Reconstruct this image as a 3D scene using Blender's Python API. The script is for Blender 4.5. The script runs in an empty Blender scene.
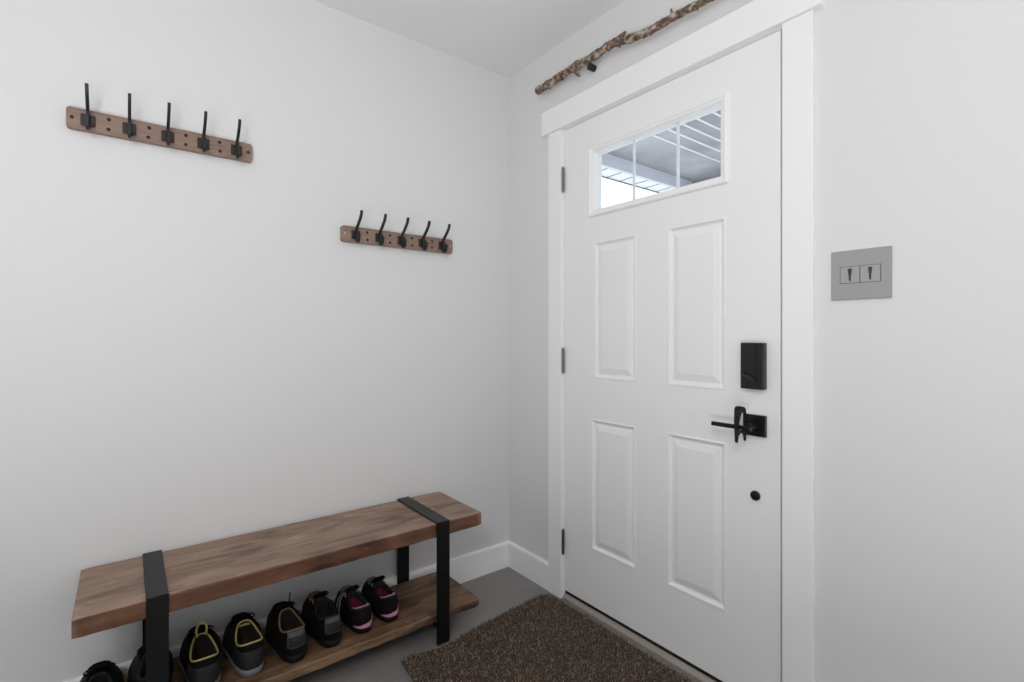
import bpy, bmesh, math, random
from mathutils import Vector, Matrix
random.seed(7)
sc = bpy.context.scene
col = sc.collection
PI = math.pi

# ------------------------------------------------------------------ materials
def srgb(r, g, b):
    f = lambda c: (c/255/12.92) if c/255 <= .04045 else ((c/255+.055)/1.055)**2.4
    return (f(r), f(g), f(b), 1)

def mat(name, rgb, rough=.5, metal=0., bump=0., bscale=200., spec=.5, var=0., vscale=6.):
    m = bpy.data.materials.new(name); m.use_nodes = True
    nt = m.node_tree; b = nt.nodes['Principled BSDF']
    c = srgb(*rgb)
    b.inputs['Base Color'].default_value = c
    b.inputs['Roughness'].default_value = rough
    b.inputs['Metallic'].default_value = metal
    b.inputs['Specular IOR Level'].default_value = spec
    tc = nt.nodes.new('ShaderNodeTexCoord')
    if var:
        n = nt.nodes.new('ShaderNodeTexNoise'); n.inputs['Scale'].default_value = vscale; n.inputs['Detail'].default_value = 5
        nt.links.new(tc.outputs['Object'], n.inputs['Vector'])
        r = nt.nodes.new('ShaderNodeValToRGB')
        r.color_ramp.elements[0].position = .3; r.color_ramp.elements[1].position = .7
        r.color_ramp.elements[0].color = tuple(x*(1-var) for x in c[:3])+(1,)
        r.color_ramp.elements[1].color = tuple(min(1, x*(1+var)) for x in c[:3])+(1,)
        nt.links.new(n.outputs['Fac'], r.inputs['Fac']); nt.links.new(r.outputs['Color'], b.inputs['Base Color'])
    if bump:
        n2 = nt.nodes.new('ShaderNodeTexNoise'); n2.inputs['Scale'].default_value = bscale; n2.inputs['Detail'].default_value = 3
        nt.links.new(tc.outputs['Object'], n2.inputs['Vector'])
        bp = nt.nodes.new('ShaderNodeBump'); bp.inputs['Strength'].default_value = bump; bp.inputs['Distance'].default_value = .002
        nt.links.new(n2.outputs['Fac'], bp.inputs['Height']); nt.links.new(bp.outputs['Normal'], b.inputs['Normal'])
    return m

def wood(name, dark, mid, light, scale=1., rough=.55, axis=1, scuff=.0, edge=0):
    """planks with long grain, knots and pale scuffs"""
    m = bpy.data.materials.new(name); m.use_nodes = True
    nt = m.node_tree; b = nt.nodes['Principled BSDF']; N = nt.nodes.new; L = nt.links.new
    b.inputs['Roughness'].default_value = rough; b.inputs['Specular IOR Level'].default_value = .5
    tc = N('ShaderNodeTexCoord')
    mp = N('ShaderNodeMapping'); s = [10*scale, 10*scale, 10*scale]; s[axis] = 2.6*scale
    mp.inputs['Scale'].default_value = s
    L(tc.outputs['Object'], mp.inputs['Vector'])
    big = N('ShaderNodeTexNoise'); big.inputs['Scale'].default_value = 1.1; big.inputs['Detail'].default_value = 4; big.inputs['Distortion'].default_value = 1.6
    L(mp.outputs['Vector'], big.inputs['Vector'])
    mp2 = N('ShaderNodeMapping'); s2 = [70*scale, 70*scale, 70*scale]; s2[axis] = 6*scale
    mp2.inputs['Scale'].default_value = s2
    L(tc.outputs['Object'], mp2.inputs['Vector'])
    fine = N('ShaderNodeTexNoise'); fine.inputs['Scale'].default_value = 1; fine.inputs['Detail'].default_value = 5; fine.inputs['Distortion'].default_value = .8
    L(mp2.outputs['Vector'], fine.inputs['Vector'])
    mx = N('ShaderNodeMix'); mx.data_type = 'FLOAT'; mx.inputs[0].default_value = .30
    L(big.outputs['Fac'], mx.inputs[2]); L(fine.outputs['Fac'], mx.inputs[3])
    r = N('ShaderNodeValToRGB'); e = r.color_ramp.elements
    e[0].position = .30; e[0].color = srgb(*dark); e[1].position = .68; e[1].color = srgb(*light)
    k = e.new(.47); k.color = srgb(*mid)
    L(mx.outputs[0], r.inputs['Fac'])
    outc = r.outputs['Color']
    # knots
    mp3 = N('ShaderNodeMapping'); s3 = [7*scale, 7*scale, 7*scale]; s3[axis] = 2.6*scale
    mp3.inputs['Scale'].default_value = s3
    L(tc.outputs['Object'], mp3.inputs['Vector'])
    v = N('ShaderNodeTexVoronoi'); v.inputs['Scale'].default_value = 1.0; v.inputs['Randomness'].default_value = 1
    L(mp3.outputs['Vector'], v.inputs['Vector'])
    r3 = N('ShaderNodeValToRGB'); r3.color_ramp.elements[0].position = .03; r3.color_ramp.elements[0].color = (.75,)*3+(1,)
    r3.color_ramp.elements[1].position = .17; r3.color_ramp.elements[1].color = (0, 0, 0, 1)
    L(v.outputs['Distance'], r3.inputs['Fac'])
    mk = N('ShaderNodeMix'); mk.data_type = 'RGBA'; L(r3.outputs['Color'], mk.inputs[0]); L(outc, mk.inputs[6])
    mk.inputs[7].default_value = srgb(*[int(c*.62) for c in dark]); outc = mk.outputs[2]
    if scuff:
        mp4 = N('ShaderNodeMapping'); s4 = [40*scale]*3; s4[axis] = 14*scale
        mp4.inputs['Scale'].default_value = s4; L(tc.outputs['Object'], mp4.inputs['Vector'])
        n4 = N('ShaderNodeTexNoise'); n4.inputs['Scale'].default_value = 1; n4.inputs['Detail'].default_value = 6
        L(mp4.outputs['Vector'], n4.inputs['Vector'])
        r4 = N('ShaderNodeValToRGB'); r4.color_ramp.elements[0].position = .62; r4.color_ramp.elements[0].color = (0, 0, 0, 1)
        r4.color_ramp.elements[1].position = .78; r4.color_ramp.elements[1].color = (scuff,)*3+(1,)
        L(n4.outputs['Fac'], r4.inputs['Fac'])
        ms = N('ShaderNodeMix'); ms.data_type = 'RGBA'; L(r4.outputs['Color'], ms.inputs[0]); L(outc, ms.inputs[6])
        ms.inputs[7].default_value = srgb(205, 185, 165); outc = ms.outputs[2]
    if edge:   # front edge tinted a darker, redder brown than the other faces
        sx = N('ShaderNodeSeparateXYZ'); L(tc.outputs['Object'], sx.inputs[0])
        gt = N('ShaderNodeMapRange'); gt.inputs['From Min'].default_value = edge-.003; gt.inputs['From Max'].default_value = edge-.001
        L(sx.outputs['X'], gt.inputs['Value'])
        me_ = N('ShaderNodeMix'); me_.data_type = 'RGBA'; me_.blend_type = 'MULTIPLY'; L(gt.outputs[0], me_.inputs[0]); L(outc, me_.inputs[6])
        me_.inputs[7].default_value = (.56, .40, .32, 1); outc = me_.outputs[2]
    L(outc, b.inputs['Base Color'])
    bp = N('ShaderNodeBump'); bp.inputs['Strength'].default_value = .35; bp.inputs['Distance'].default_value = .002
    L(fine.outputs['Fac'], bp.inputs['Height']); L(bp.outputs['Normal'], b.inputs['Normal'])
    return m

def floor_tiles():
    m = bpy.data.materials.new('slate_tile'); m.use_nodes = True
    nt = m.node_tree; b = nt.nodes['Principled BSDF']; N = nt.nodes.new; L = nt.links.new
    tc = N('ShaderNodeTexCoord'); mp = N('ShaderNodeMapping')
    mp.inputs['Location'].default_value = (0, .205, 0)
    mp.inputs['Rotation'].default_value = (0, 0, PI/2)
    L(tc.outputs['Object'], mp.inputs['Vector'])
    br = N('ShaderNodeTexBrick'); br.offset = .5
    br.inputs['Scale'].default_value = 1; br.inputs['Brick Width'].default_value = .61; br.inputs['Row Height'].default_value = .305
    br.inputs['Mortar Size'].default_value = .002; br.inputs['Mortar Smooth'].default_value = .1
    br.inputs['Color1'].default_value = srgb(130, 127, 125); br.inputs['Color2'].default_value = srgb(124, 122, 120); br.inputs['Mortar'].default_value = srgb(138, 135, 132)
    L(mp.outputs['Vector'], br.inputs['Vector'])
    n = N('ShaderNodeTexNoise'); n.inputs['Scale'].default_value = 7; n.inputs['Detail'].default_value = 6
    L(tc.outputs['Object'], n.inputs['Vector'])
    mx = N('ShaderNodeMix'); mx.data_type = 'RGBA'; mx.blend_type = 'OVERLAY'; mx.inputs[0].default_value = .25
    L(br.outputs['Color'], mx.inputs[6]); L(n.outputs['Fac'], mx.inputs[7])
    L(mx.outputs[2], b.inputs['Base Color'])
    b.inputs['Roughness'].default_value = .42
    return m

def bark():
    m = bpy.data.materials.new('lichen_bark'); m.use_nodes = True
    nt = m.node_tree; b = nt.nodes['Principled BSDF']; N = nt.nodes.new; L = nt.links.new
    tc = N('ShaderNodeTexCoord')
    n = N('ShaderNodeTexNoise'); n.inputs['Scale'].default_value = 55; n.inputs['Detail'].default_value = 6
    L(tc.outputs['Object'], n.inputs['Vector'])
    r = N('ShaderNodeValToRGB'); e = r.color_ramp.elements
    e[0].position = .36; e[0].color = srgb(44, 36, 32); e[1].position = .66; e[1].color = srgb(206, 194, 184)
    k = e.new(.46); k.color = srgb(96, 80, 68); k = e.new(.55); k.color = srgb(142, 122, 108)
    L(n.outputs['Fac'], r.inputs['Fac'])
    n2 = N('ShaderNodeTexNoise'); n2.inputs['Scale'].default_value = 8; n2.inputs['Detail'].default_value = 2
    L(tc.outputs['Object'], n2.inputs['Vector'])
    r2 = N('ShaderNodeValToRGB'); e = r2.color_ramp.elements
    e[0].position = .38; e[0].color = srgb(150, 150, 112); e[1].position = .62; e[1].color = srgb(160, 116, 104)
    L(n2.outputs['Fac'], r2.inputs['Fac'])
    mx = N('ShaderNodeMix'); mx.data_type = 'RGBA'; mx.blend_type = 'MIX'; mx.inputs[0].default_value = .22
    L(r.outputs['Color'], mx.inputs[6]); L(r2.outputs['Color'], mx.inputs[7])
    L(mx.outputs[2], b.inputs['Base Color']); b.inputs['Roughness'].default_value = .85
    bp = N('ShaderNodeBump'); bp.inputs['Strength'].default_value = .8; bp.inputs['Distance'].default_value = .003
    L(n.outputs['Fac'], bp.inputs['Height']); L(bp.outputs['Normal'], b.inputs['Normal'])
    return m

def glass_mat():
    m = bpy.data.materials.new('window_glass'); m.use_nodes = True
    nt = m.node_tree; N = nt.nodes.new; L = nt.links.new
    for n in list(nt.nodes): nt.nodes.remove(n)
    o = N('ShaderNodeOutputMaterial'); t = N('ShaderNodeBsdfTransparent'); t.inputs['Color'].default_value = (.96, .98, .985, 1)
    g = N('ShaderNodeBsdfGlossy'); g.inputs['Roughness'].default_value = .02
    lw = N('ShaderNodeLayerWeight'); lw.inputs['Blend'].default_value = .5
    pw = N('ShaderNodeMath'); pw.operation = 'POWER'; L(lw.outputs['Facing'], pw.inputs[0]); pw.inputs[1].default_value = 4
    fr = N('ShaderNodeMath'); fr.operation = 'MULTIPLY_ADD'; L(pw.outputs[0], fr.inputs[0]); fr.inputs[1].default_value = .5; fr.inputs[2].default_value = .03
    mx = N('ShaderNodeMixShader'); L(fr.outputs[0], mx.inputs[0]); L(t.outputs[0], mx.inputs[1]); L(g.outputs[0], mx.inputs[2])
    L(mx.outputs[0], o.inputs['Surface'])
    return m

M = dict(
    wall=mat('wall_paint', (229, 229, 229), .75, bump=.06, bscale=420),
    ceil=mat('ceiling_paint', (240, 240, 240), .85, bump=.1, bscale=300),
    trim=mat('trim_paint', (250, 250, 250), .38),
    door=mat('door_paint', (246, 246, 246), .36),
    tile=floor_tiles(),
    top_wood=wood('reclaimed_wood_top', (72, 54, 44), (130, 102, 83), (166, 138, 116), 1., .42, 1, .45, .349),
    shelf_wood=wood('reclaimed_wood_shelf', (54, 39, 29), (104, 79, 58), (144, 113, 84), 1.1, .5, 1, .5),
    rack_wood=wood('rack_wood', (104, 82, 72), (140, 115, 103), (160, 135, 121), 1.4, .6, 1, .12),
    strap=mat('black_steel', (21, 21, 22), .42, .35, bump=.05, bscale=150),
    hook=mat('dark_iron', (56, 56, 57), .42, .6, bump=.1, bscale=300),
    hook_plate=mat('dark_iron_plate', (62, 59, 56), .5, .6, bump=.15, bscale=200),
    rust=mat('rusty_screw', (66, 42, 34), .6, .5),
    shiny=mat('bright_screw', (215, 210, 208), .25, 1.),
    black=mat('matte_black_metal', (20, 20, 21), .28, .3),
    black2=mat('black_plastic', (15, 15, 16), .3),
    nickel=mat('brushed_nickel', (128, 126, 122), .35, .9),
    rubber=mat('black_rubber', (18, 17, 16), .7),
    sill=mat('threshold_metal', (164, 154, 146), .5, .1, var=.1),
    grey=mat('grey_switch_plate', (163, 163, 163), .45),
    grey2=mat('grey_switch_insert', (168, 168, 168), .4),
    slot=mat('switch_gap', (52, 52, 52), .6),
    slide=mat('switch_slider', (70, 70, 70), .4),
    bark=bark(), glass=glass_mat(),
    matbase=mat('mat_backing', (64, 52, 46), .95, var=.2, vscale=30),
    shoeblack=mat('shoe_mesh_black', (7, 7, 7), .85, spec=.2, bump=.4, bscale=700),
    shoedark=mat('shoe_dark_grey', (20, 20, 22), .7, bump=.3, bscale=600),
    shoegrey=mat('shoe_grey_rubber', (112, 112, 114), .6),
    shoesole=mat('shoe_black_rubber', (9, 9, 10), .65, spec=.3),
    yellow=mat('yellow_trim', (186, 166, 104), .7),
    olive=mat('olive_trim', (120, 104, 70), .7),
    darklin=mat('shoe_lining_dark', (34, 22, 20), .9),
    pinklin=mat('shoe_lining_pink', (112, 24, 54), .9),
    pink=mat('shoe_pink_rubber', (204, 138, 166), .6),
    pinktrim=mat('shoe_pale_pink', (196, 150, 164), .6),
    tabgrey=mat('shoe_heel_grey', (66, 69, 70), .5, bump=.3, bscale=500),
    purple=mat('shoe_purple_black', (15, 9, 12), .85, spec=.2, bump=.3, bscale=600),
    soffit=mat('porch_soffit', (160, 161, 166), .7, var=.32, vscale=2.6),
    soffitw=mat('porch_white_vinyl', (236, 238, 242), .5),
    beam=mat('porch_beam_paint', (214, 216, 226), .6),
    seam=mat('soffit_seam', (120, 122, 130), .6),
    concrete=mat('porch_concrete', (186, 186, 190), .85, var=.06),
    bounce_ground=mat('pale_bounce_ground', (238, 240, 244), .9),
    dark_band=mat('porch_dark_band', (138, 141, 150), .8),
    foliage=mat('dark_shrub', (70, 76, 80), .9, var=.4, vscale=20),
)

# ------------------------------------------------------------------ helpers
def obj(name, bm, m, parent=None, smooth=False, bevel=0., sharp=True):
    me = bpy.data.meshes.new(name)
    bmesh.ops.recalc_face_normals(bm, faces=bm.faces[:])
    bm.to_mesh(me); bm.free()
    me.materials.append(m)
    o = bpy.data.objects.new(name, me); col.objects.link(o)
    if parent: o.parent = parent
    if smooth:
        for p in me.polygons: p.use_smooth = True
    if bevel:
        b = o.modifiers.new('bevel', 'BEVEL'); b.width = bevel; b.segments = 2; b.limit_method = 'ANGLE'; b.angle_limit = math.radians(40)
    return o

def thing(name, label, cat, loc=(0, 0, 0), rz=0, group=None):
    o = bpy.data.objects.new(name, None); col.objects.link(o)
    o.empty_display_size = .05
    o.location = loc; o.rotation_euler = (0, 0, rz)
    o['label'] = label; o['category'] = cat
    if group: o['group'] = group
    return o

def tag(o, label, cat, group=None):
    o['label'] = label; o['category'] = cat
    if group: o['group'] = group
    return o

def struct(name, bm, m, parent=None, **k):
    o = obj(name, bm, m, parent, **k)
    if not parent: o['kind'] = 'structure'
    return o

def box(bm, x0, x1, y0, y1, z0, z1):
    vs = [bm.verts.new(p) for p in ((x0, y0, z0), (x1, y0, z0), (x1, y1, z0), (x0, y1, z0), (x0, y0, z1), (x1, y0, z1), (x1, y1, z1), (x0, y1, z1))]
    for f in ((0, 3, 2, 1), (4, 5, 6, 7), (0, 1, 5, 4), (1, 2, 6, 5), (2, 3, 7, 6), (3, 0, 4, 7)):
        bm.faces.new([vs[i] for i in f])
    return bm

def B(*a):
    bm = bmesh.new(); box(bm, *a); return bm

def loft(bm, rings, cap0=True, cap1=True, closed=True):
    R = [[bm.verts.new(p) for p in r] for r in rings]
    n = len(R[0])
    for a, b in zip(R[:-1], R[1:]):
        for i in range(n if closed else n-1):
            j = (i+1) % n
            bm.faces.new((a[i], a[j], b[j], b[i]))
    if cap0: bm.faces.new(list(reversed(R[0])))
    if cap1: bm.faces.new(R[-1])
    return R

def catmull(pts, n):
    P = [Vector(p) for p in pts]; out = []
    for i in range(len(P)-1):
        a = P[max(i-1, 0)]; b = P[i]; c = P[i+1]; d = P[min(i+2, len(P)-1)]
        for k in range(n):
            t = k/n
            out.append(.5*((2*b)+(c-a)*t+(2*a-5*b+4*c-d)*t*t+(3*b-a-3*c+d)*t**3))
    out.append(P[-1]); return out

def tube(bm, pts, r, seg=10, prof=None, up=Vector((0, 1, 0)), closed=False, jitter=0.):
    """sweep a round (or rectangular prof=(a,b)) section along pts; r may be a list"""
    P = [Vector(p) for p in pts]; n = len(P); rings = []
    for i, p in enumerate(P):
        if closed: t = P[(i+1) % n]-P[i-1]
        else: t = P[min(i+1, n-1)]-P[max(i-1, 0)]
        t.normalize()
        s = t.cross(up)
        if s.length < 1e-4: s = t.cross(Vector((1, 0, .1)))
        s.normalize(); u = s.cross(t)
        rr = r[i] if isinstance(r, (list, tuple)) else r
        ring = []
        if prof:
            a, b = prof; c = .3
            for (x, y) in ((a, b*(1-c)), (a*(1-c), b), (-a*(1-c), b), (-a, b*(1-c)), (-a, -b*(1-c)), (-a*(1-c), -b), (a*(1-c), -b), (a, -b*(1-c))):
                ring.append(p+u*x*rr+s*y*rr)
        else:
            for k in range(seg):
                a = 2*PI*k/seg
                q = rr*(1+jitter*random.uniform(-1, 1))
                ring.append(p+u*math.cos(a)*q+s*math.sin(a)*q)
        rings.append(ring)
    if closed:
        rings.append(rings[0])
        R = [[bm.verts.new(q) for q in r_] for r_ in rings[:-1]]
        R.append(R[0]); m_ = len(R[0])
        for a, b in zip(R[:-1], R[1:]):
            for i in range(m_):
                j = (i+1) % m_
                bm.faces.new((a[i], a[j], b[j], b[i]))
    else:
        loft(bm, rings)
    return bm

def cyl(bm, c, axis, r, h, seg=20, dome=0.):
    """disc/cylinder starting at c going along axis by h, optional domed end"""
    a = Vector(axis).normalized(); t = Vector((0, 0, 1)) if abs(a.z) < .9 else Vector((1, 0, 0))
    s = a.cross(t).normalized(); u = s.cross(a); c = Vector(c); rings = []
    prof = [(r, 0), (r, h)]
    if dome: prof += [(r*.8, h+dome*.6), (r*.45, h+dome*.92), (r*.1, h+dome)]
    for rr, hh in prof:
        rings.append([c+a*hh+(s*math.cos(2*PI*k/seg)+u*math.sin(2*PI*k/seg))*rr for k in range(seg)])
    loft(bm, rings); return bm

def rrect(cx, cy, w, h, r, n=5):
    pts = []
    for sx, sy, a0 in ((1, 1, 0), (-1, 1, 90), (-1, -1, 180), (1, -1, 270)):
        for k in range(n+1):
            a = math.radians(a0+90*k/n)
            pts.append((cx+sx*(w/2-r)+math.cos(a)*r, cy+sy*(h/2-r)+math.sin(a)*r))
    return pts

# ------------------------------------------------------------------ room shell
CH = 2.425
struct('floor', B(-.1, 4.6, -7.0, .0, -.1, .009), M['tile'])
struct('ceiling', B(-.1, 4.6, -7.0, .15, CH, CH+.1), M['ceil'])
struct('wall_left', B(-.12, 0, -7.0, .15, 0, CH), M['wall'])
bm = bmesh.new()
box(bm, 0, .372, 0, .15, 0, CH); box(bm, 1.33, 4.6, 0, .15, 0, CH); box(bm, .372, 1.33, 0, .15, 2.066, CH)
struct('wall_front', bm, M['wall'])
struct('wall_right', B(4.6, 4.7, -7.0, .15, 0, CH), M['wall'])
struct('wall_back', B(-.1, 4.7, -7.1, -7.0, 0, CH), M['wall'])

def baseboard(name, pts_len, fn):
    # ogee-less flat board with an eased top edge
    bm = bmesh.new(); prof = [(0, .0092), (.014, .0092), (.014, .118), (.012, .126), (.007, .130), (0, .130)]
    loft(bm, [[fn(s, d, z) for d, z in prof] for s in pts_len])
    return struct(name, bm, M['trim'])
baseboard('baseboard_left', (-7.0, 0), lambda s, d, z: (d, s, z))
baseboard('baseboard_front', (.0141, .314), lambda s, d, z: (s, -d, z))
baseboard('baseboard_right', (1.396, 4.6), lambda s, d, z: (s, -d, z))

# casing, header, jamb
struct('trim_1', B(.312, .392, -.018, .0, .0092, 2.041), M['trim'], bevel=.002)
struct('trim_2', B(1.312, 1.393, -.018, .0, .0092, 2.041), M['trim'], bevel=.002)
struct('trim_3', B(.276, 1.415, -.027, .0, 2.0415, 2.146), M['trim'], bevel=.002)
bm = bmesh.new()
box(bm, .3721, .3965, .0001, .15, 0.0, 2.0655); box(bm, 1.3045, 1.3299, .0001, .15, 0, 2.0655); box(bm, .3966, 1.3044, .0001, .15, 2.0385, 2.0655)
box(bm, .3966, .412, .046, .10, 0.03, 2.038); box(bm, 1.291, 1.3044, .046, .10, .03, 2.038)
struct('trim_4', bm, M['trim'])
bm = bmesh.new()   # threshold: low sloped metal and wood sill
loft(bm, [[(x, -.010, .0092), (x, -.010, .017), (x, .002, .031), (x, .046, .034), (x, .15, .02), (x, .15, .0092)] for x in (.3967, 1.3043)])
struct('trim_5', bm, M['sill'])

# ------------------------------------------------------------------ door
DX0, DX1, DZ0, DZ1 = .400, 1.300, .047, 2.0355
panels = [(.570, .781, .974, 1.526), (.918, 1.133, .974, 1.526), (.556, .779, .276, .809), (.916, 1.134, .272, .808)]
lite = (.545, 1.142, 1.630, 1.917)
hx0, hx1, hz0, hz1 = .572, 1.116, 1.657, 1.890       # glass opening
bm = bmesh.new()
xs = sorted({DX0, DX1, hx0, hx1, *[p[0] for p in panels], *[p[1] for p in panels]})
zs = sorted({DZ0, DZ1, hz0, hz1, *[p[2] for p in panels], *[p[3] for p in panels]})
def inside(x, z, front):
    if hx0 < x < hx1 and hz0 < z < hz1: return True
    return front and any(p[0] < x < p[1] and p[2] < z < p[3] for p in panels)
for y, fr in ((0., True), (.044, False)):
    for i in range(len(xs)-1):
        for j in range(len(zs)-1):
            if inside((xs[i]+xs[i+1])/2, (zs[j]+zs[j+1])/2, fr): continue
            bm.faces.new([bm.verts.new(p) for p in ((xs[i], y, zs[j]), (xs[i+1], y, zs[j]), (xs[i+1], y, zs[j+1]), (xs[i], y, zs[j+1]))])
def frame_faces(x0, x1, z0, z1):
    c = [(x0, z0), (x1, z0), (x1, z1), (x0, z1)]
    for k in range(4):
        a, b = c[k], c[(k+1) % 4]
        bm.faces.new([bm.verts.new(p) for p in ((a[0], 0, a[1]), (b[0], 0, b[1]), (b[0], .044, b[1]), (a[0], .044, a[1]))])
frame_faces(DX0, DX1, DZ0, DZ1); frame_faces(hx0, hx1, hz0, hz1)
bmesh.ops.remove_doubles(bm, verts=bm.verts[:], dist=1e-5)
door = struct('door_1', bm, M['door'])
def rect_rings(p, prof):
    x0, x1, z0, z1 = p
    return [[(x0+d, y, z0+d), (x1-d, y, z0+d), (x1-d, y, z1-d), (x0+d, y, z1-d)] for d, y in prof]
for p in panels:
    bm = bmesh.new()
    loft(bm, rect_rings(p, [(0, 0), (.001, -.0015), (.005, -.0022), (.008, -.0005), (.012, .0065), (.016, .0085), (.021, .0085), (.0245, .0055), (.041, .0012), (.043, .0005)]), cap0=False)
    obj('panel', bm, M['door'], door)
# glazed light: frame, muntins, pane
bm = bmesh.new()
loft(bm, rect_rings(lite, [(0, .0), (.001, -.008), (.005, -.011), (.010, -.0105), (.013, -.0075), (.021, -.005), (.026, .004), (.0275, .018)]), cap0=False, cap1=False)
lf = obj('lite_frame', bm, M['trim'], door)
obj('pane', B(hx0+.0005, hx1-.0005, .018, .022, hz0+.0005, hz1-.0005), M['glass'], lf)
for x in (.752, .943):
    obj('muntin', B(x-.0055, x+.0055, .0225, .029, hz0+.001, hz1-.001), M['trim'], lf, bevel=.002)
# bottom sweep
obj('door_sweep', B(DX0+.002, DX1-.002, .0015, .040, .0345, DZ0-.0005), M['rubber'], door)
# hinges
for z in (1.822, 1.040, .257):
    bm = bmesh.new()
    for k in range(5):
        cyl(bm, (.398, -.0085, z-.050+.0200*k), (0, 0, 1), .0058, .0188, 14)
    box(bm, .3932, .3962, -.003, .0, z-.050, z+.050)
    h = obj('hinge', bm, M['nickel'], door, smooth=False)
    bm = bmesh.new(); cyl(bm, (.398, -.0085, z+.0492), (0, 0, 1), .0045, .003, 12, .003); cyl(bm, (.398, -.0085, z-.0502), (0, 0, -1), .0045, .003, 12, .003)
    obj('hinge_pin', bm, M['nickel'], h)
# keypad deadbolt, interior side
bm = B(1.193, 1.262, -.025, -.0002, .988, 1.127)
lk = obj('deadbolt', bm, M['black2'], door, bevel=.003)
obj('battery_cover', B(1.1955, 1.240, -.0275, -.0253, 1.0, 1.1245), M['black2'], lk, bevel=.001)
bm = bmesh.new()
cyl(bm, (1.222, -.0277, 1.024), (0, -1, 0), .011, .006, 20)
tube(bm, [(1.204, -.038, 1.034), (1.222, -.038, 1.024), (1.240, -.038, 1.015)], 1, prof=(.0035, .005), up=Vector((0, 1, 0)))
obj('thumb_turn', bm, M['hook'], lk)
# lever handle
bm = bmesh.new(); box(bm, 1.193, 1.262, -.010, -.0002, .846, .910)
hd = obj('door_handle', bm, M['black'], door, bevel=.002)
bm = bmesh.new(); cyl(bm, (1.231, -.0102, .876), (0, -1, 0), .013, .046, 20)
obj('lever_neck', bm, M['black'], hd, smooth=False)
bm = bmesh.new(); box(bm, 1.121, 1.245, -.066, -.0565, .8695, .8825)
obj('lever', bm, M['black'], hd, bevel=.002)
# round plug below
bm = bmesh.new(); cyl(bm, (1.228, -.0002, .666), (0, -1, 0), .0145, .005, 24, .005)
obj('round_plug', bm, M['black'], door)
# tiny scuff on the door
# ------------------------------------------------------------------ forked clip over the lever (plate stands across the lever)
def clip():
    bm = bmesh.new()
    out = [(-.021, .050), (-.017, .056), (-.010, .058), (.004, .056), (.013, .053), (.018, .047), (.0195, .030), (.019, -.005), (.020, -.030), (.0185, -.046), (.0150, -.0465),
           (.012, -.030), (.006, -.0225), (-.003, -.0225), (-.010, -.032), (-.0125, -.0475), (-.015, -.051), (-.019, -.048), (-.0205, -.020), (-.022, .020)]
    hole = [(.002, .036), (.008, .040), (.0125, .034), (.0135, .010), (.0128, -.010), (.0085, -.0145), (-.0062, -.0145), (-.0068, -.004), (-.0068, .010), (-.002, .028)]
    # bridge outer and hole loops with triangulated fill on both faces
    for x in (-.003, .003):
        vo = [bm.verts.new((x, y, z)) for y, z in out]; vh = [bm.verts.new((x, y, z)) for y, z in hole]
        es = [bm.edges.new((v[i], v[(i+1) % len(v)])) for v in (vo, vh) for i in range(len(v))]
        bmesh.ops.triangle_fill(bm, edges=es, use_beauty=True)
    bm.verts.ensure_lookup_table()
    n = len(out); m = len(hole)
    V = list(bm.verts)
    for i in range(n): bm.faces.new((V[i], V[(i+1) % n], V[n+m+(i+1) % n], V[n+m+i]))
    for i in range(m): bm.faces.new((V[n+i], V[n+(i+1) % m], V[n+m+n+(i+1) % m], V[n+m+n+i]))
    o = obj('forked_clip', bm, M['strap'])
    o.location = (1.213, -.0612, .882); o.rotation_euler = (0, 0, math.radians(-17))
    return tag(o, 'small black forked clip looped over the black door lever', 'clip')
clip()

# ------------------------------------------------------------------ light switch
sw = thing('light_switch', 'grey double light switch plate on the white wall right of the door', 'light switch', (1.5005, 0, 1.307))
bm = bmesh.new(); W, H = .1335, .128
prof = rrect(0, 0, W, H, .0015, 3)
loft(bm, [[(x*s, y, z*s) for x, z in prof] for s, y in ((1, -.0002), (1, -.005), (.985, -.0065))])
obj('plate', bm, M['grey'], sw)
obj('gap', B(-.0455, .0455, -.0068, -.0066, -.022, .022), M['slot'], sw)
for cx in (-.0225, .0225):
    bm = bmesh.new(); pr = rrect(cx, 0, .0432, .0420, .001, 2)
    loft(bm, [[(x, y, z) for x, z in pr] for y in (-.0069, -.0078)])
    ins = obj('switch', bm, M['grey2'], sw)
    bm = bmesh.new()   # tapered slider: wide and proud at the top, thin below
    loft(bm, [[(cx-w, -.0079, z), (cx+w, -.0079, z), (cx+w*.8, -.0079-d, z), (cx-w*.8, -.0079-d, z)] for z, w, d in ((.0165, .0042, .0012), (.0155, .0045, .0035), (.008, .0040, .0030), (-.002, .0026, .0016), (-.016, .0020, .0010))])
    obj('slider', bm, M['slide'], ins)

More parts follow.
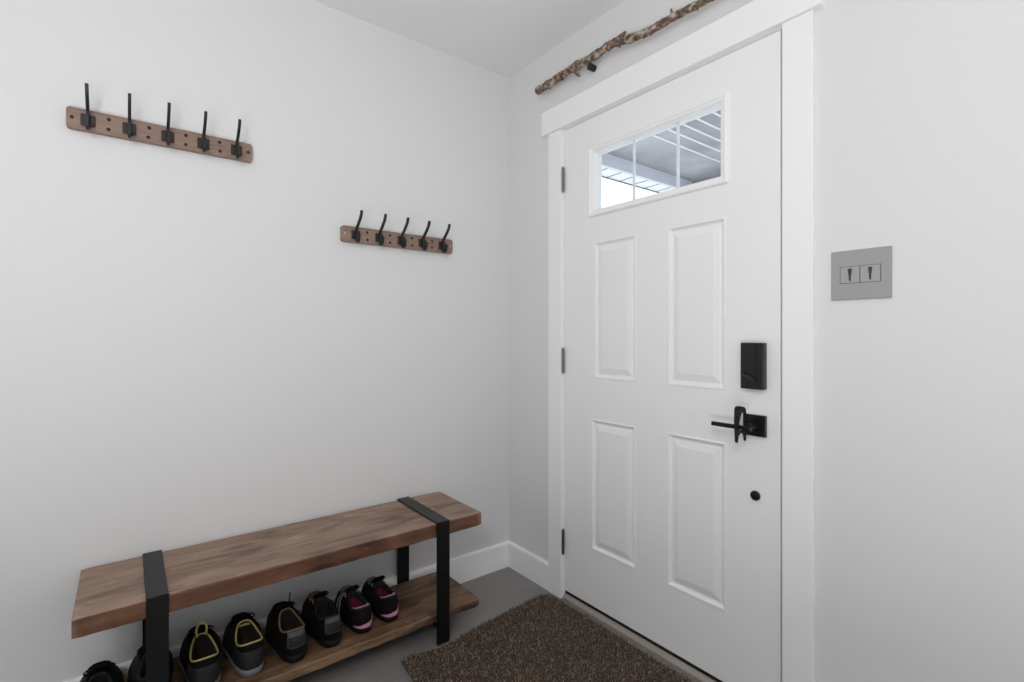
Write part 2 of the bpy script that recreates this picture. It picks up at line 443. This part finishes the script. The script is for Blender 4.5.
# ------------------------------------------------------------------ coat racks
def hook_mesh():
    bm = bmesh.new()
    # upper prong: out of the plate, sweeping outward then straight up ; a short lower curl
    up = catmull([(.0245, 0, -.012), (.025, 0, .004), (.030, 0, .022), (.050, 0, .039), (.070, 0, .058), (.080, 0, .072), (.0825, 0, .084)], 6)
    tube(bm, up, 1, prof=(.0042, .0068), up=Vector((0, 1, 0)))
    low = catmull([(.0245, 0, .006), (.0250, 0, -.012), (.030, 0, -.024), (.040, 0, -.030), (.051, 0, -.026), (.057, 0, -.012), (.058, 0, -.002)], 6)
    tube(bm, low, 1, prof=(.0040, .0062), up=Vector((0, 1, 0)))
    return bm
def coat_rack(label, y0, y1, z, end_mat):
    yc = (y0+y1)/2; Lw = y1-y0
    t = thing('coat_rack', label, 'coat rack', (0, yc, z), 0, None)
    bm = bmesh.new(); pr = rrect(0, 0, Lw, .062, .009, 4)
    loft(bm, [[(x, y*s, zz*s if False else zz) for y, zz in pr] for x, s in ((.0003, 1), (.0165, 1), (.0185, .9965))])
    obj('board', bm, M['rack_wood'], t)
    for k in range(5):
        y = (k-2)*.098
        bm = bmesh.new(); pr = rrect(0, 0, .034, .035, .003, 2)
        loft(bm, [[(x, y+a*s, b*s-.001) for a, b in pr] for x, s in ((.0187, 1), (.0208, 1), (.0215, .93))])
        hk_plate_mesh = bm
        hm = hook_mesh(); bmesh.ops.translate(hm, verts=hm.verts[:], vec=(0, y, 0))
        hk = obj('hook', hm, M['hook'], t)
        obj('back_plate', hk_plate_mesh, M['hook_plate'], hk)
    for k in range(4):
        for dz in (.015, -.015):
            bm = bmesh.new(); cyl(bm, (.0187, (k-1.5)*.098+random.uniform(-.002, .002), dz), (1, 0, 0), .0052, .001, 14, .0018)
            obj('screw', bm, M['rust'], t)
    for s in (-1, 1):
        bm = bmesh.new(); cyl(bm, (.0187, s*(Lw/2-.013), .001), (1, 0, 0), .0050, .001, 14, .0018)
        obj('screw', bm, end_mat, t)
    return t
r1 = coat_rack('wooden five-hook coat rack mounted higher on the wall, toward the left edge', -1.642, -1.151, 1.790, M['rust'])
r2 = coat_rack('wooden five-hook coat rack mounted lower on the wall, near the room corner', -.836, -.333, 1.549, M['shiny'])

# ------------------------------------------------------------------ bench
bench = thing('bench', 'wooden shoe bench with black steel strap legs and low shelf against the wall', 'bench', (0, -1.0, 0))
def rough_board(x0, x1, y0, y1, z0, z1, seed, amp=.0018):
    rnd = random.Random(seed); bm = bmesh.new(); ny = 60; rings = []
    px = py = 0
    for i in range(ny+1):
        y = y0+(y1-y0)*i/ny
        a = rnd.uniform(-amp, amp); b = rnd.uniform(-amp, amp)*.6; c = rnd.uniform(-amp, amp)*.7
        px = px*.6+a; py = py*.6+b
        ch = .003+abs(c)*.6
        e = .002 if i in (0, ny) else 0
        xa, xb, za, zb = x0, x1+px*.6, z0+py*.3, z1
        rings.append([(xa+e, y, za+e), (xb-ch-e, y, za+e*.5), (xb-e, y, za+ch+e), (xb-e, y, zb-ch-e), (xb-ch-e, y, zb-e*.6), (xa+ch+e, y, zb-e*.6), (xa+e, y, zb-ch-e)])
    loft(bm, rings); bmesh.ops.translate(bm, verts=bm.verts[:], vec=(0, 1.0, 0))
    return bm
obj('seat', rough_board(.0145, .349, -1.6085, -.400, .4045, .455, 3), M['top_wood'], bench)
obj('shelf', rough_board(.030, .331, -1.600, -.400, .0805, .112, 5, .004), M['shelf_wood'], bench)
def bb(n, x0, x1, y0, y1, z0, z1, m='strap', bev=.0012):
    return obj(n, B(x0, x1, y0+1, y1+1, z0, z1), M[m], bench, bevel=bev)
for ya, yb in ((-1.462, -1.4125), (-.602, -.549)):
    bb('top_strap', .0142, .3570, ya, yb, .4556, .4615)
    bb('leg', .3505, .3570, ya, yb, 0.0095, .4555)
    bb('leg', .0142, .0205, ya, yb, 0.0095, .4030)
    bb('shelf_bar', .0206, .3504, ya, yb, .0740, .0800)

# ------------------------------------------------------------------ shoes
def make_shoe(label, loc, rz, L=.275, W=.100, Hh=.088, side='right', upper='shoeblack', sole='shoegrey', lining='darklin',
              trim=None, tab=None, loop=None, patch=None, arc=None, laces='shoeblack', tongue='shoeblack', counter=None, cw=.036, zs=.026, tl=.03, rim='shoedark', strays=()):
    t = thing('shoe', label, 'shoe', loc, rz, 'shoes on the bench shelf')
    sg = 1 if side == 'right' else -1
    N = 56
    def wid(u):   # half width of the footprint, u 0 heel .. 1 toe
        pts = [(0, .80), (.12, .82), (.3, .79), (.45, .82), (.68, 1.), (.82, .96), (1., .74)]
        for (a, va), (b, vb) in zip(pts[:-1], pts[1:]):
            if u <= b:
                k = (u-a)/(b-a); k = k*k*(3-2*k); return va+(vb-va)*k
        return pts[-1][1]
    def curve(u): return sg*.003*math.sin(PI*u)*(u)      # the foot bends inward a little
    def outline(th, grow=0):
        u = .5-.5*math.cos(th); s = math.sin(th)
        v = math.copysign(abs(s)**.62, s)*wid(u)*W/2
        x = u*L; y = v+curve(u)
        if grow:
            x = L/2+(x-L/2)*(1+2*grow/L); y = y*(1+2*grow/W)
        return x, y
    def collar(th, inset=0):
        u = .5-.5*math.cos(th); s = math.sin(th)
        c0, c1 = .016*L/.275+inset, .150*L/.275-inset
        half = (cw*(1-u)+cw*.66*u)-inset
        v = math.copysign(abs(s)**.55, s)*half
        h = Hh*(.70+.30*((1+math.cos(th))/2)**2.2+.36*((1-math.cos(th))/2)**2.0)
        return c0+(c1-c0)*u, v, h
    TH = [2*PI*k/N for k in range(N)]
    def surf(th, tt, off=0.):
        ox, oy = outline(th); cx_, cy_, ch_ = collar(th)
        a = 1-math.cos(tt*PI/2); b = math.sin(tt*PI/2)**.92
        heel = ((1+math.cos(th))/2)**3
        a = a*(1-heel)+tt*heel; b = b*(1-heel)+tt*heel
        x = ox+(cx_-ox)*a; y = oy+(cy_-oy)*a; z = zs*.8+(ch_-zs*.8)*b
        # padded heel bulge outward
        k = (.006*math.sin(PI*tt)+off)
        dx, dy = x-(L*.42), y
        d = math.hypot(dx, dy) or 1
        return x+dx/d*k, y+dy/d*k, z+off*.4
    # sole
    bm = bmesh.new()
    loft(bm, [[(outline(th, g)[0], outline(th, g)[1], z+.012*max(0, (outline(th)[0]/L-.72)/.28)**2) for th in TH] for g, z in ((-.006, 0.0), (.000, .004), (.0030, .013), (.0025, zs-.003), (-.001, zs))])
    obj('sole', bm, M[sole], t, smooth=True)
    # upper shell
    bm = bmesh.new()
    loft(bm, [[surf(th, k/12) for th in TH] for k in range(13)], cap0=True, cap1=False)
    obj('upper', bm, M[upper], t, smooth=True)
    # lining, an open pocket down to the insole
    bm = bmesh.new(); rr = []
    for k in range(8):
        f = k/7
        rr.append([(collar(th, .003+.004*f)[0]+(f*.012 if math.cos(th) < 0 else 0), collar(th, .003+.003*f)[1], collar(th)[2]*(1-f)+(zs+.012)*f) for th in TH])
    loft(bm, rr[3:], cap0=False, cap1=True)
    obj('lining', bm, M[lining], t, smooth=True)
    bm = bmesh.new(); loft(bm, [[collar(th) for th in TH]]+rr[:4], cap0=False, cap1=False)
    obj('collar_padding', bm, M['shoedark' if not trim else 'darklin'], t, smooth=True)
    if arc:
        bm = bmesh.new(); tube(bm, [Vector(collar(k/10*1.15, .0045))+Vector((.0015, 0, .0005)) for k in range(-10, 11)], .0030, 8, up=Vector((0, 0, 1)))
        obj('lining_edge', bm, M[arc], t, smooth=True)
    if not trim:
        bm = bmesh.new(); tube(bm, [Vector(collar(th))+Vector((0, 0, -.0005)) for th in TH], .0034, 8, closed=True, up=Vector((0, 0, 1)))
        obj('collar_rim', bm, M[rim], t, smooth=True)
    if trim:
        bm = bmesh.new(); tube(bm, [Vector(collar(th))+Vector((0, 0, .001)) for th in TH], .0026, 8, closed=True, up=Vector((0, 0, 1)))
        obj('collar_trim', bm, M[trim], t, smooth=True)
    # tongue rising in front of the opening
    fx = .150*L/.275; hz = Hh*1.06
    bm = bmesh.new(); rings = []
    for i in range(7):
        k = i/6; x = fx+.018-.040*k; z = hz-.016+tl*1.45*k; w = .020+.006*k-(.010 if i == 6 else 0)
        ring = [(x+.010*(abs(q)**2)*1, q*w, z-.006*abs(q)**2) for q in (-1, -.6, -.2, .2, .6, 1)]
        ring += [(x+.006+.010*(abs(q)**2), q*w, z-.006*abs(q)**2+.002) for q in (1, .6, .2, -.2, -.6, -1)]
        rings.append(ring)
    loft(bm, rings); obj('tongue', bm, M[tongue], t, smooth=True)
    # laces across the vamp
    bm = bmesh.new()
    for i in range(4):
        q = .56+.10*i
        p = []
        for k in range(9):
            a = PI+(.85-.12*i)*(k/8*2-1)
            x, y, z = surf(a, .92-.10*i, .003); p.append((x, y, z+.0015))
        tube(bm, p, .0024, 6, up=Vector((0, 0, 1)))
    # a loose bow at the throat
    for s in (-1, 1):
        bow = catmull([(fx+.010, 0, hz+.004), (fx+.012, s*.016, hz+.015), (fx+.016, s*.034, hz+.004), (fx+.018, s*.024, hz-.006), (fx+.012, s*.006, hz+.001)], 5)
        tube(bm, bow, .0020, 6, up=Vector((0, 0, 1)))
    obj('laces', bm, M[laces], t, smooth=True)
    def panel(name, m, a0, a1, t0, t1, off, taper=0., wave=0.):
        bm = bmesh.new(); na, nt_ = 14, 8
        tt_ = lambda i, j: t0+((t1-t0)*(1-taper*i/na)-.5*wave*math.sin(PI*i/na))*j/nt_
        out = [[surf(a0+(a1-a0)*i/na, tt_(i, j), off) for i in range(na+1)] for j in range(nt_+1)]
        inn = [[surf(a0+(a1-a0)*i/na, tt_(i, j), .0004) for i in range(na+1)] for j in range(nt_+1)]
        loft(bm, out, False, False, closed=False); loft(bm, inn, False, False, closed=False)
        bmV = lambda g, j, i: g[j][i]
        edge = [(j, 0) for j in range(nt_+1)]+[(nt_, i) for i in range(1, na+1)]+[(j, na) for j in range(nt_-1, -1, -1)]+[(0, i) for i in range(na-1, 0, -1)]
        for (j, i), (j2, i2) in zip(edge, edge[1:]+edge[:1]):
            bm.faces.new([bm.verts.new(p) for p in (out[j][i], out[j2][i2], inn[j2][i2], inn[j][i])])
        bmesh.ops.remove_doubles(bm, verts=bm.verts[:], dist=1e-6)
        return obj(name, bm, M[m], t, smooth=True)
    if counter: panel('heel_counter', counter, -1.15, 1.15, .06, .74, .0022)
    if tab:
        panel('heel_tab', tab, -.46, .46, .36, .97, .0042)
        panel('tab_inset', 'shoedark', -.36, .36, .42, .78, .0050)
    if patch: panel('heel_patch', patch, -1.35, .75, .01, .42, .0030, .86, -.06)
    for pts in strays:
        bm = bmesh.new(); tube(bm, catmull(pts, 6), .0022, 6, up=Vector((.3, .2, 1)))
        obj('lace_end', bm, M[laces], t, smooth=True)
    if loop:
        bm = bmesh.new()
        for s in (1,):
            p = catmull([(fx-.012, -.010, hz+.000), (fx-.018, -.014, hz+.022), (fx-.022, -.009, hz+.042), (fx-.023, 0, hz+.048), (fx-.022, .009, hz+.042), (fx-.018, .014, hz+.022), (fx-.012, .010, hz+.000)], 5)
            tube(bm, p, 1, prof=(.0016, .0032), up=Vector((1, 0, 0)))
        obj('pull_loop', bm, M[loop], t, smooth=True)
    return t
SZ = .1125
make_shoe('black shoe with straw-coloured collar edge and a tongue loop, right of the left leg', (.290, -1.318, SZ), PI-.0, .275, .113, .096, 'left', counter='shoedark', trim='yellow', loop='yellow', cw=.040, tl=.014)
make_shoe('black shoe with straw-coloured collar edge and no loop, second from the left leg', (.292, -1.198, SZ), PI-.0, .275, .110, .096, 'right', counter='shoedark', trim='yellow', tongue='yellow', cw=.040, tl=.008)
make_shoe('black shoe with a grey heel tab, the left one of its pair mid-shelf', (.304, -1.074, SZ), PI-.0, .275, .110, .098, 'left', sole='shoesole', tab='tabgrey', trim='olive', strays=[[(.165, -.012, .100), (.162, -.014, .118), (.160, -.016, .140), (.158, -.017, .152)]], cw=.039)
make_shoe('black shoe with a grey heel tab, next to the pink-lined pair', (.298, -.957, SZ), PI-.0, .268, .105, .098, 'right', sole='shoesole', tab='tabgrey', laces='olive', cw=.037)
make_shoe('dark running shoe with pink lining, left one of the pink pair beside the black shoes', (.288, -.845, SZ), PI-.0, .245, .099, .086, 'left', upper='purple', sole='shoesole', lining='pinklin', arc='pinktrim', patch='pink', laces='shoegrey', strays=[[(.145, .010, .092), (.135, .036, .086), (.120, .051, .060), (.100, .056, .030), (.080, .060, .010), (.055, .062, .0035)], [(.150, .012, .090), (.150, .040, .080), (.142, .053, .050), (.130, .058, .022), (.110, .064, .004), (.080, .066, .0035)]], cw=.035)
make_shoe('dark running shoe with pink lining, last shoe on the right of the shelf', (.280, -.741, SZ), PI-.0, .240, .096, .088, 'right', upper='purple', sole='shoesole', lining='pinklin', arc='pinktrim', patch='pink', laces='shoegrey', cw=.034)
make_shoe('plain black shoe at the far left end of the shelf', (.292, -1.5595, SZ), PI+.02, .260, .108, .082, 'left', upper='shoesole', sole='shoesole', cw=.036)
make_shoe('plain black shoe half hidden behind the left bench leg', (.287, -1.442, SZ), PI+.0, .257, .112, .096, 'right', upper='shoesole', sole='shoesole', cw=.038)

# ------------------------------------------------------------------ doormat
mt = thing('doormat', 'dark brown shaggy doormat on the grey tiles in front of the door', 'doormat', (.9, -.4, .009))
outl = [(.322, -.075), (.345, -.042), (.42, -.034), (1.44, -.044), (1.47, -.08), (1.49, -.72), (1.46, -.765), (.50, -.762), (.365, -.748), (.352, -.715), (.374, -.61), (.372, -.545), (.352, -.42)]
outl = [(x-.9, y+.4) for x, y in outl]
bm = bmesh.new()
cx_ = sum(p[0] for p in outl)/len(outl); cy_ = sum(p[1] for p in outl)/len(outl)
loft(bm, [[(p[0]+(cx_-p[0])*s, p[1]+(cy_-p[1])*s, z) for p in outl] for s, z in ((.012, .0005), (.006, .006), (.02, .010))])
obj('backing', bm, M['matbase'], mt)
def pip(x, y):
    c = False; n = len(outl)
    for i in range(n):
        (xa, ya), (xb, yb) = outl[i], outl[i-1]
        if (ya > y) != (yb > y) and x < (xb-xa)*(y-ya)/(yb-ya)+xa: c = not c
    return c
def pile_mat():
    m = bpy.data.materials.new('shag_pile'); m.use_nodes = True
    nt = m.node_tree; b = nt.nodes['Principled BSDF']; N = nt.nodes.new; L = nt.links.new
    at = N('ShaderNodeAttribute'); at.attribute_name = 'tuft'
    r = N('ShaderNodeValToRGB'); e = r.color_ramp.elements
    e[0].position = 0; e[0].color = srgb(76, 65, 56); e[1].position = 1; e[1].color = srgb(194, 178, 160)
    k = e.new(.5); k.color = srgb(124, 108, 94)
    L(at.outputs['Fac'], r.inputs['Fac']); L(r.outputs['Color'], b.inputs['Base Color'])
    b.inputs['Roughness'].default_value = .9; b.inputs['Specular IOR Level'].default_value = .1
    return m
rnd = random.Random(11); V = []; F = []; T = []
cnt = 0
while cnt < 60000:
    x = rnd.uniform(-.60, .60); y = rnd.uniform(-.38, .38)
    if not pip(x, y): continue
    cnt += 1
    h = rnd.uniform(.005, .011); a = rnd.uniform(0, 2*PI); w = rnd.uniform(.0008, .0014)
    lx, ly = rnd.gauss(0, .0035), rnd.gauss(0, .0035)
    ca, sa = math.cos(a)*w, math.sin(a)*w; i = len(V)
    V += [(x-ca, y-sa, .008), (x+ca, y+sa, .008), (x+lx*.5+ca*.9, y+ly*.5+sa*.9, .008+h*.62), (x+lx*.5-ca*.9, y+ly*.5-sa*.9, .008+h*.62), (x+lx+rnd.gauss(0, .002), y+ly, .008+h)]
    F += [(i, i+1, i+2, i+3), (i+3, i+2, i+4)]
    c = min(1, max(0, rnd.gauss(.42, .26))); T += [c]*5
me = bpy.data.meshes.new('pile'); me.from_pydata(V, [], F); me.update()
at = me.attributes.new('tuft', 'FLOAT', 'POINT'); at.data.foreach_set('value', T)
me.materials.append(pile_mat())
po = bpy.data.objects.new('pile', me); col.objects.link(po); po.parent = mt; po['kind'] = 'stuff'

# ------------------------------------------------------------------ branch over the door, on two pegs
def branch():
    br = thing('branch', 'crooked bark-covered branch mounted on the wall above the door header', 'branch', (.25, -.030, 2.25))
    P = [(.248, 2.255), (.31, 2.254), (.371, 2.257), (.479, 2.262), (.589, 2.260), (.661, 2.265), (.705, 2.263), (.761, 2.248), (.845, 2.234), (.895, 2.230), (.966, 2.232), (1.018, 2.229), (1.088, 2.226), (1.20, 2.232), (1.36, 2.226)]
    pts = catmull([(x-.25, random.uniform(-.002, .002), z-2.25) for x, z in P], 7)
    n = len(pts); R = [.0175*(1-.36*i/n)*(1+.07*math.sin(i*.9)+.05*math.sin(i*2.3)+random.uniform(-.05, .05)) for i in range(n)]
    R[0] *= .62; R[1] *= .88; R[-1] *= .5
    bm = bmesh.new(); tube(bm, pts, R, 14, up=Vector((0, 1, 0)), jitter=.09)
    obj('limb', bm, M['bark'], br, smooth=True)
    def twig(p, q, r0):
        bm = bmesh.new(); p = Vector((p[0]-.25, 0, p[1]-2.25)); q = Vector((q[0]-.25, -.012, q[1]-2.25))
        tube(bm, [p, p.lerp(q, .35)+Vector((.002, 0, .002)), p.lerp(q, .7), q], [r0*1.2, r0, r0*.85, r0*.6], 8, jitter=.1)
        obj('twig', bm, M['bark'], br, smooth=True)
    twig((.472, 2.258), (.530, 2.206), .008)
    twig((.700, 2.263), (.766, 2.270), .0095)
    twig((.728, 2.256), (.738, 2.228), .006)
    twig((1.012, 2.228), (1.062, 2.203), .0065)
    twig((.955, 2.234), (.962, 2.256), .0055)
    return br
branch()
for px, pz, lb in ((.572, 2.2305, 'short black round peg on the wall under the left part of the branch'), (1.19, 2.205, 'short black round peg under the branch above the lock side of the door')):
    bm = bmesh.new(); cyl(bm, (px, -.0002, pz), (0, -1, 0), .0135, .029, 16, .003)
    tag(obj('wall_peg', bm, M['black2']), lb, 'peg', 'pegs under the branch')

# ------------------------------------------------------------------ outside the door: porch roof, beam, eave, ground
struct('trim_6', B(-.44, 4.2, .151, 2.42, 2.45, 2.53), M['soffit'])                # porch ceiling
bm = bmesh.new()
for x in (-.03, .085, .187, .285, .39, .50, .60, .70, .80, .90): box(bm, x-.006, x+.006, .152, 2.299, 2.442, 2.4499)
struct('trim_7', bm, M['soffitw'])
struct('trim_8', B(-.472, -.441, .151, 2.75, 2.36, 2.53), M['beam'])              # side beam
struct('trim_9', B(-.72, -.4725, .151, 2.75, 2.410, 2.44), M['soffitw'])          # white eave strip
bm = bmesh.new()
for k in range(16): box(bm, -.718, -.474, .25+k*.16, .258+k*.16, 2.4070, 2.4099)
box(bm, -.730, -.7205, .151, 2.75, 2.402, 2.45)
struct('trim_10', bm, M['seam'])
struct('trim_11', B(-.44, 4.2, 2.3, 2.42, 2.15, 2.449), M['dark_band'])              # grey beam added to stand in for a dark band of reflection and shadow
struct('trim_12', B(-4, 6, .151, 3.0, -.2, -.05), M['concrete'])
struct('trim_13', B(-14, 14, 3.001, 20, -.4, -.06), M['bounce_ground'])  # unseen ground, made pale to bounce light up to the porch ceiling

# ------------------------------------------------------------------ light
w = bpy.data.worlds.new('overcast_sky'); sc.world = w; w.use_nodes = True
bg = w.node_tree.nodes['Background']; bg.inputs['Color'].default_value = (.95, .97, 1, 1); bg.inputs['Strength'].default_value = 1.6
def area(name, loc, target, size, power, size_y=None, color=(1, 1, 1)):
    l = bpy.data.lights.new(name, 'AREA'); l.energy = power; l.color = color
    if size_y: l.shape = 'RECTANGLE'; l.size = size; l.size_y = size_y
    else: l.shape = 'DISK'; l.size = size
    o = bpy.data.objects.new(name, l); col.objects.link(o); o.location = loc
    o.rotation_euler = (Vector(target)-Vector(loc)).to_track_quat('-Z', 'Y').to_euler()
    return o
l = bpy.data.lights.new('room_fill', 'POINT'); l.energy = 31; l.color = (.985, .991, 1); l.shadow_soft_size = .25  # unseen point light added to light both walls evenly
o = bpy.data.objects.new('room_fill', l); col.objects.link(o); o.location = (2.45, -2.35, 2.15)
area('upward_fill', (2.3, -2.2, .5), (2.2, -2.1, 2.6), 1.5, 31, color=(.985, .991, 1))  # unseen area light facing up, added to brighten ceiling and upper walls

# ------------------------------------------------------------------ camera
cam = bpy.data.cameras.new('camera'); co = bpy.data.objects.new('camera', cam); col.objects.link(co)
cam.sensor_width = 36; cam.lens = 36*499/1024; cam.clip_start = .02
cam.shift_y = (335-341)/1024
th = math.atan(386/499)
co.location = (1.969, -1.503, 1.15); co.rotation_euler = (PI/2, 0, PI/2-th)
sc.camera = co
sc.view_settings.view_transform = 'Standard'; sc.view_settings.look = 'None'
sc.view_settings.exposure = .32; sc.view_settings.gamma = 1; sc.view_settings.use_curve_mapping = False
sc.cycles.use_denoising = True; sc.cycles.max_bounces = 10; sc.cycles.diffuse_bounces = 8
sc.cycles.sample_clamp_indirect = 8
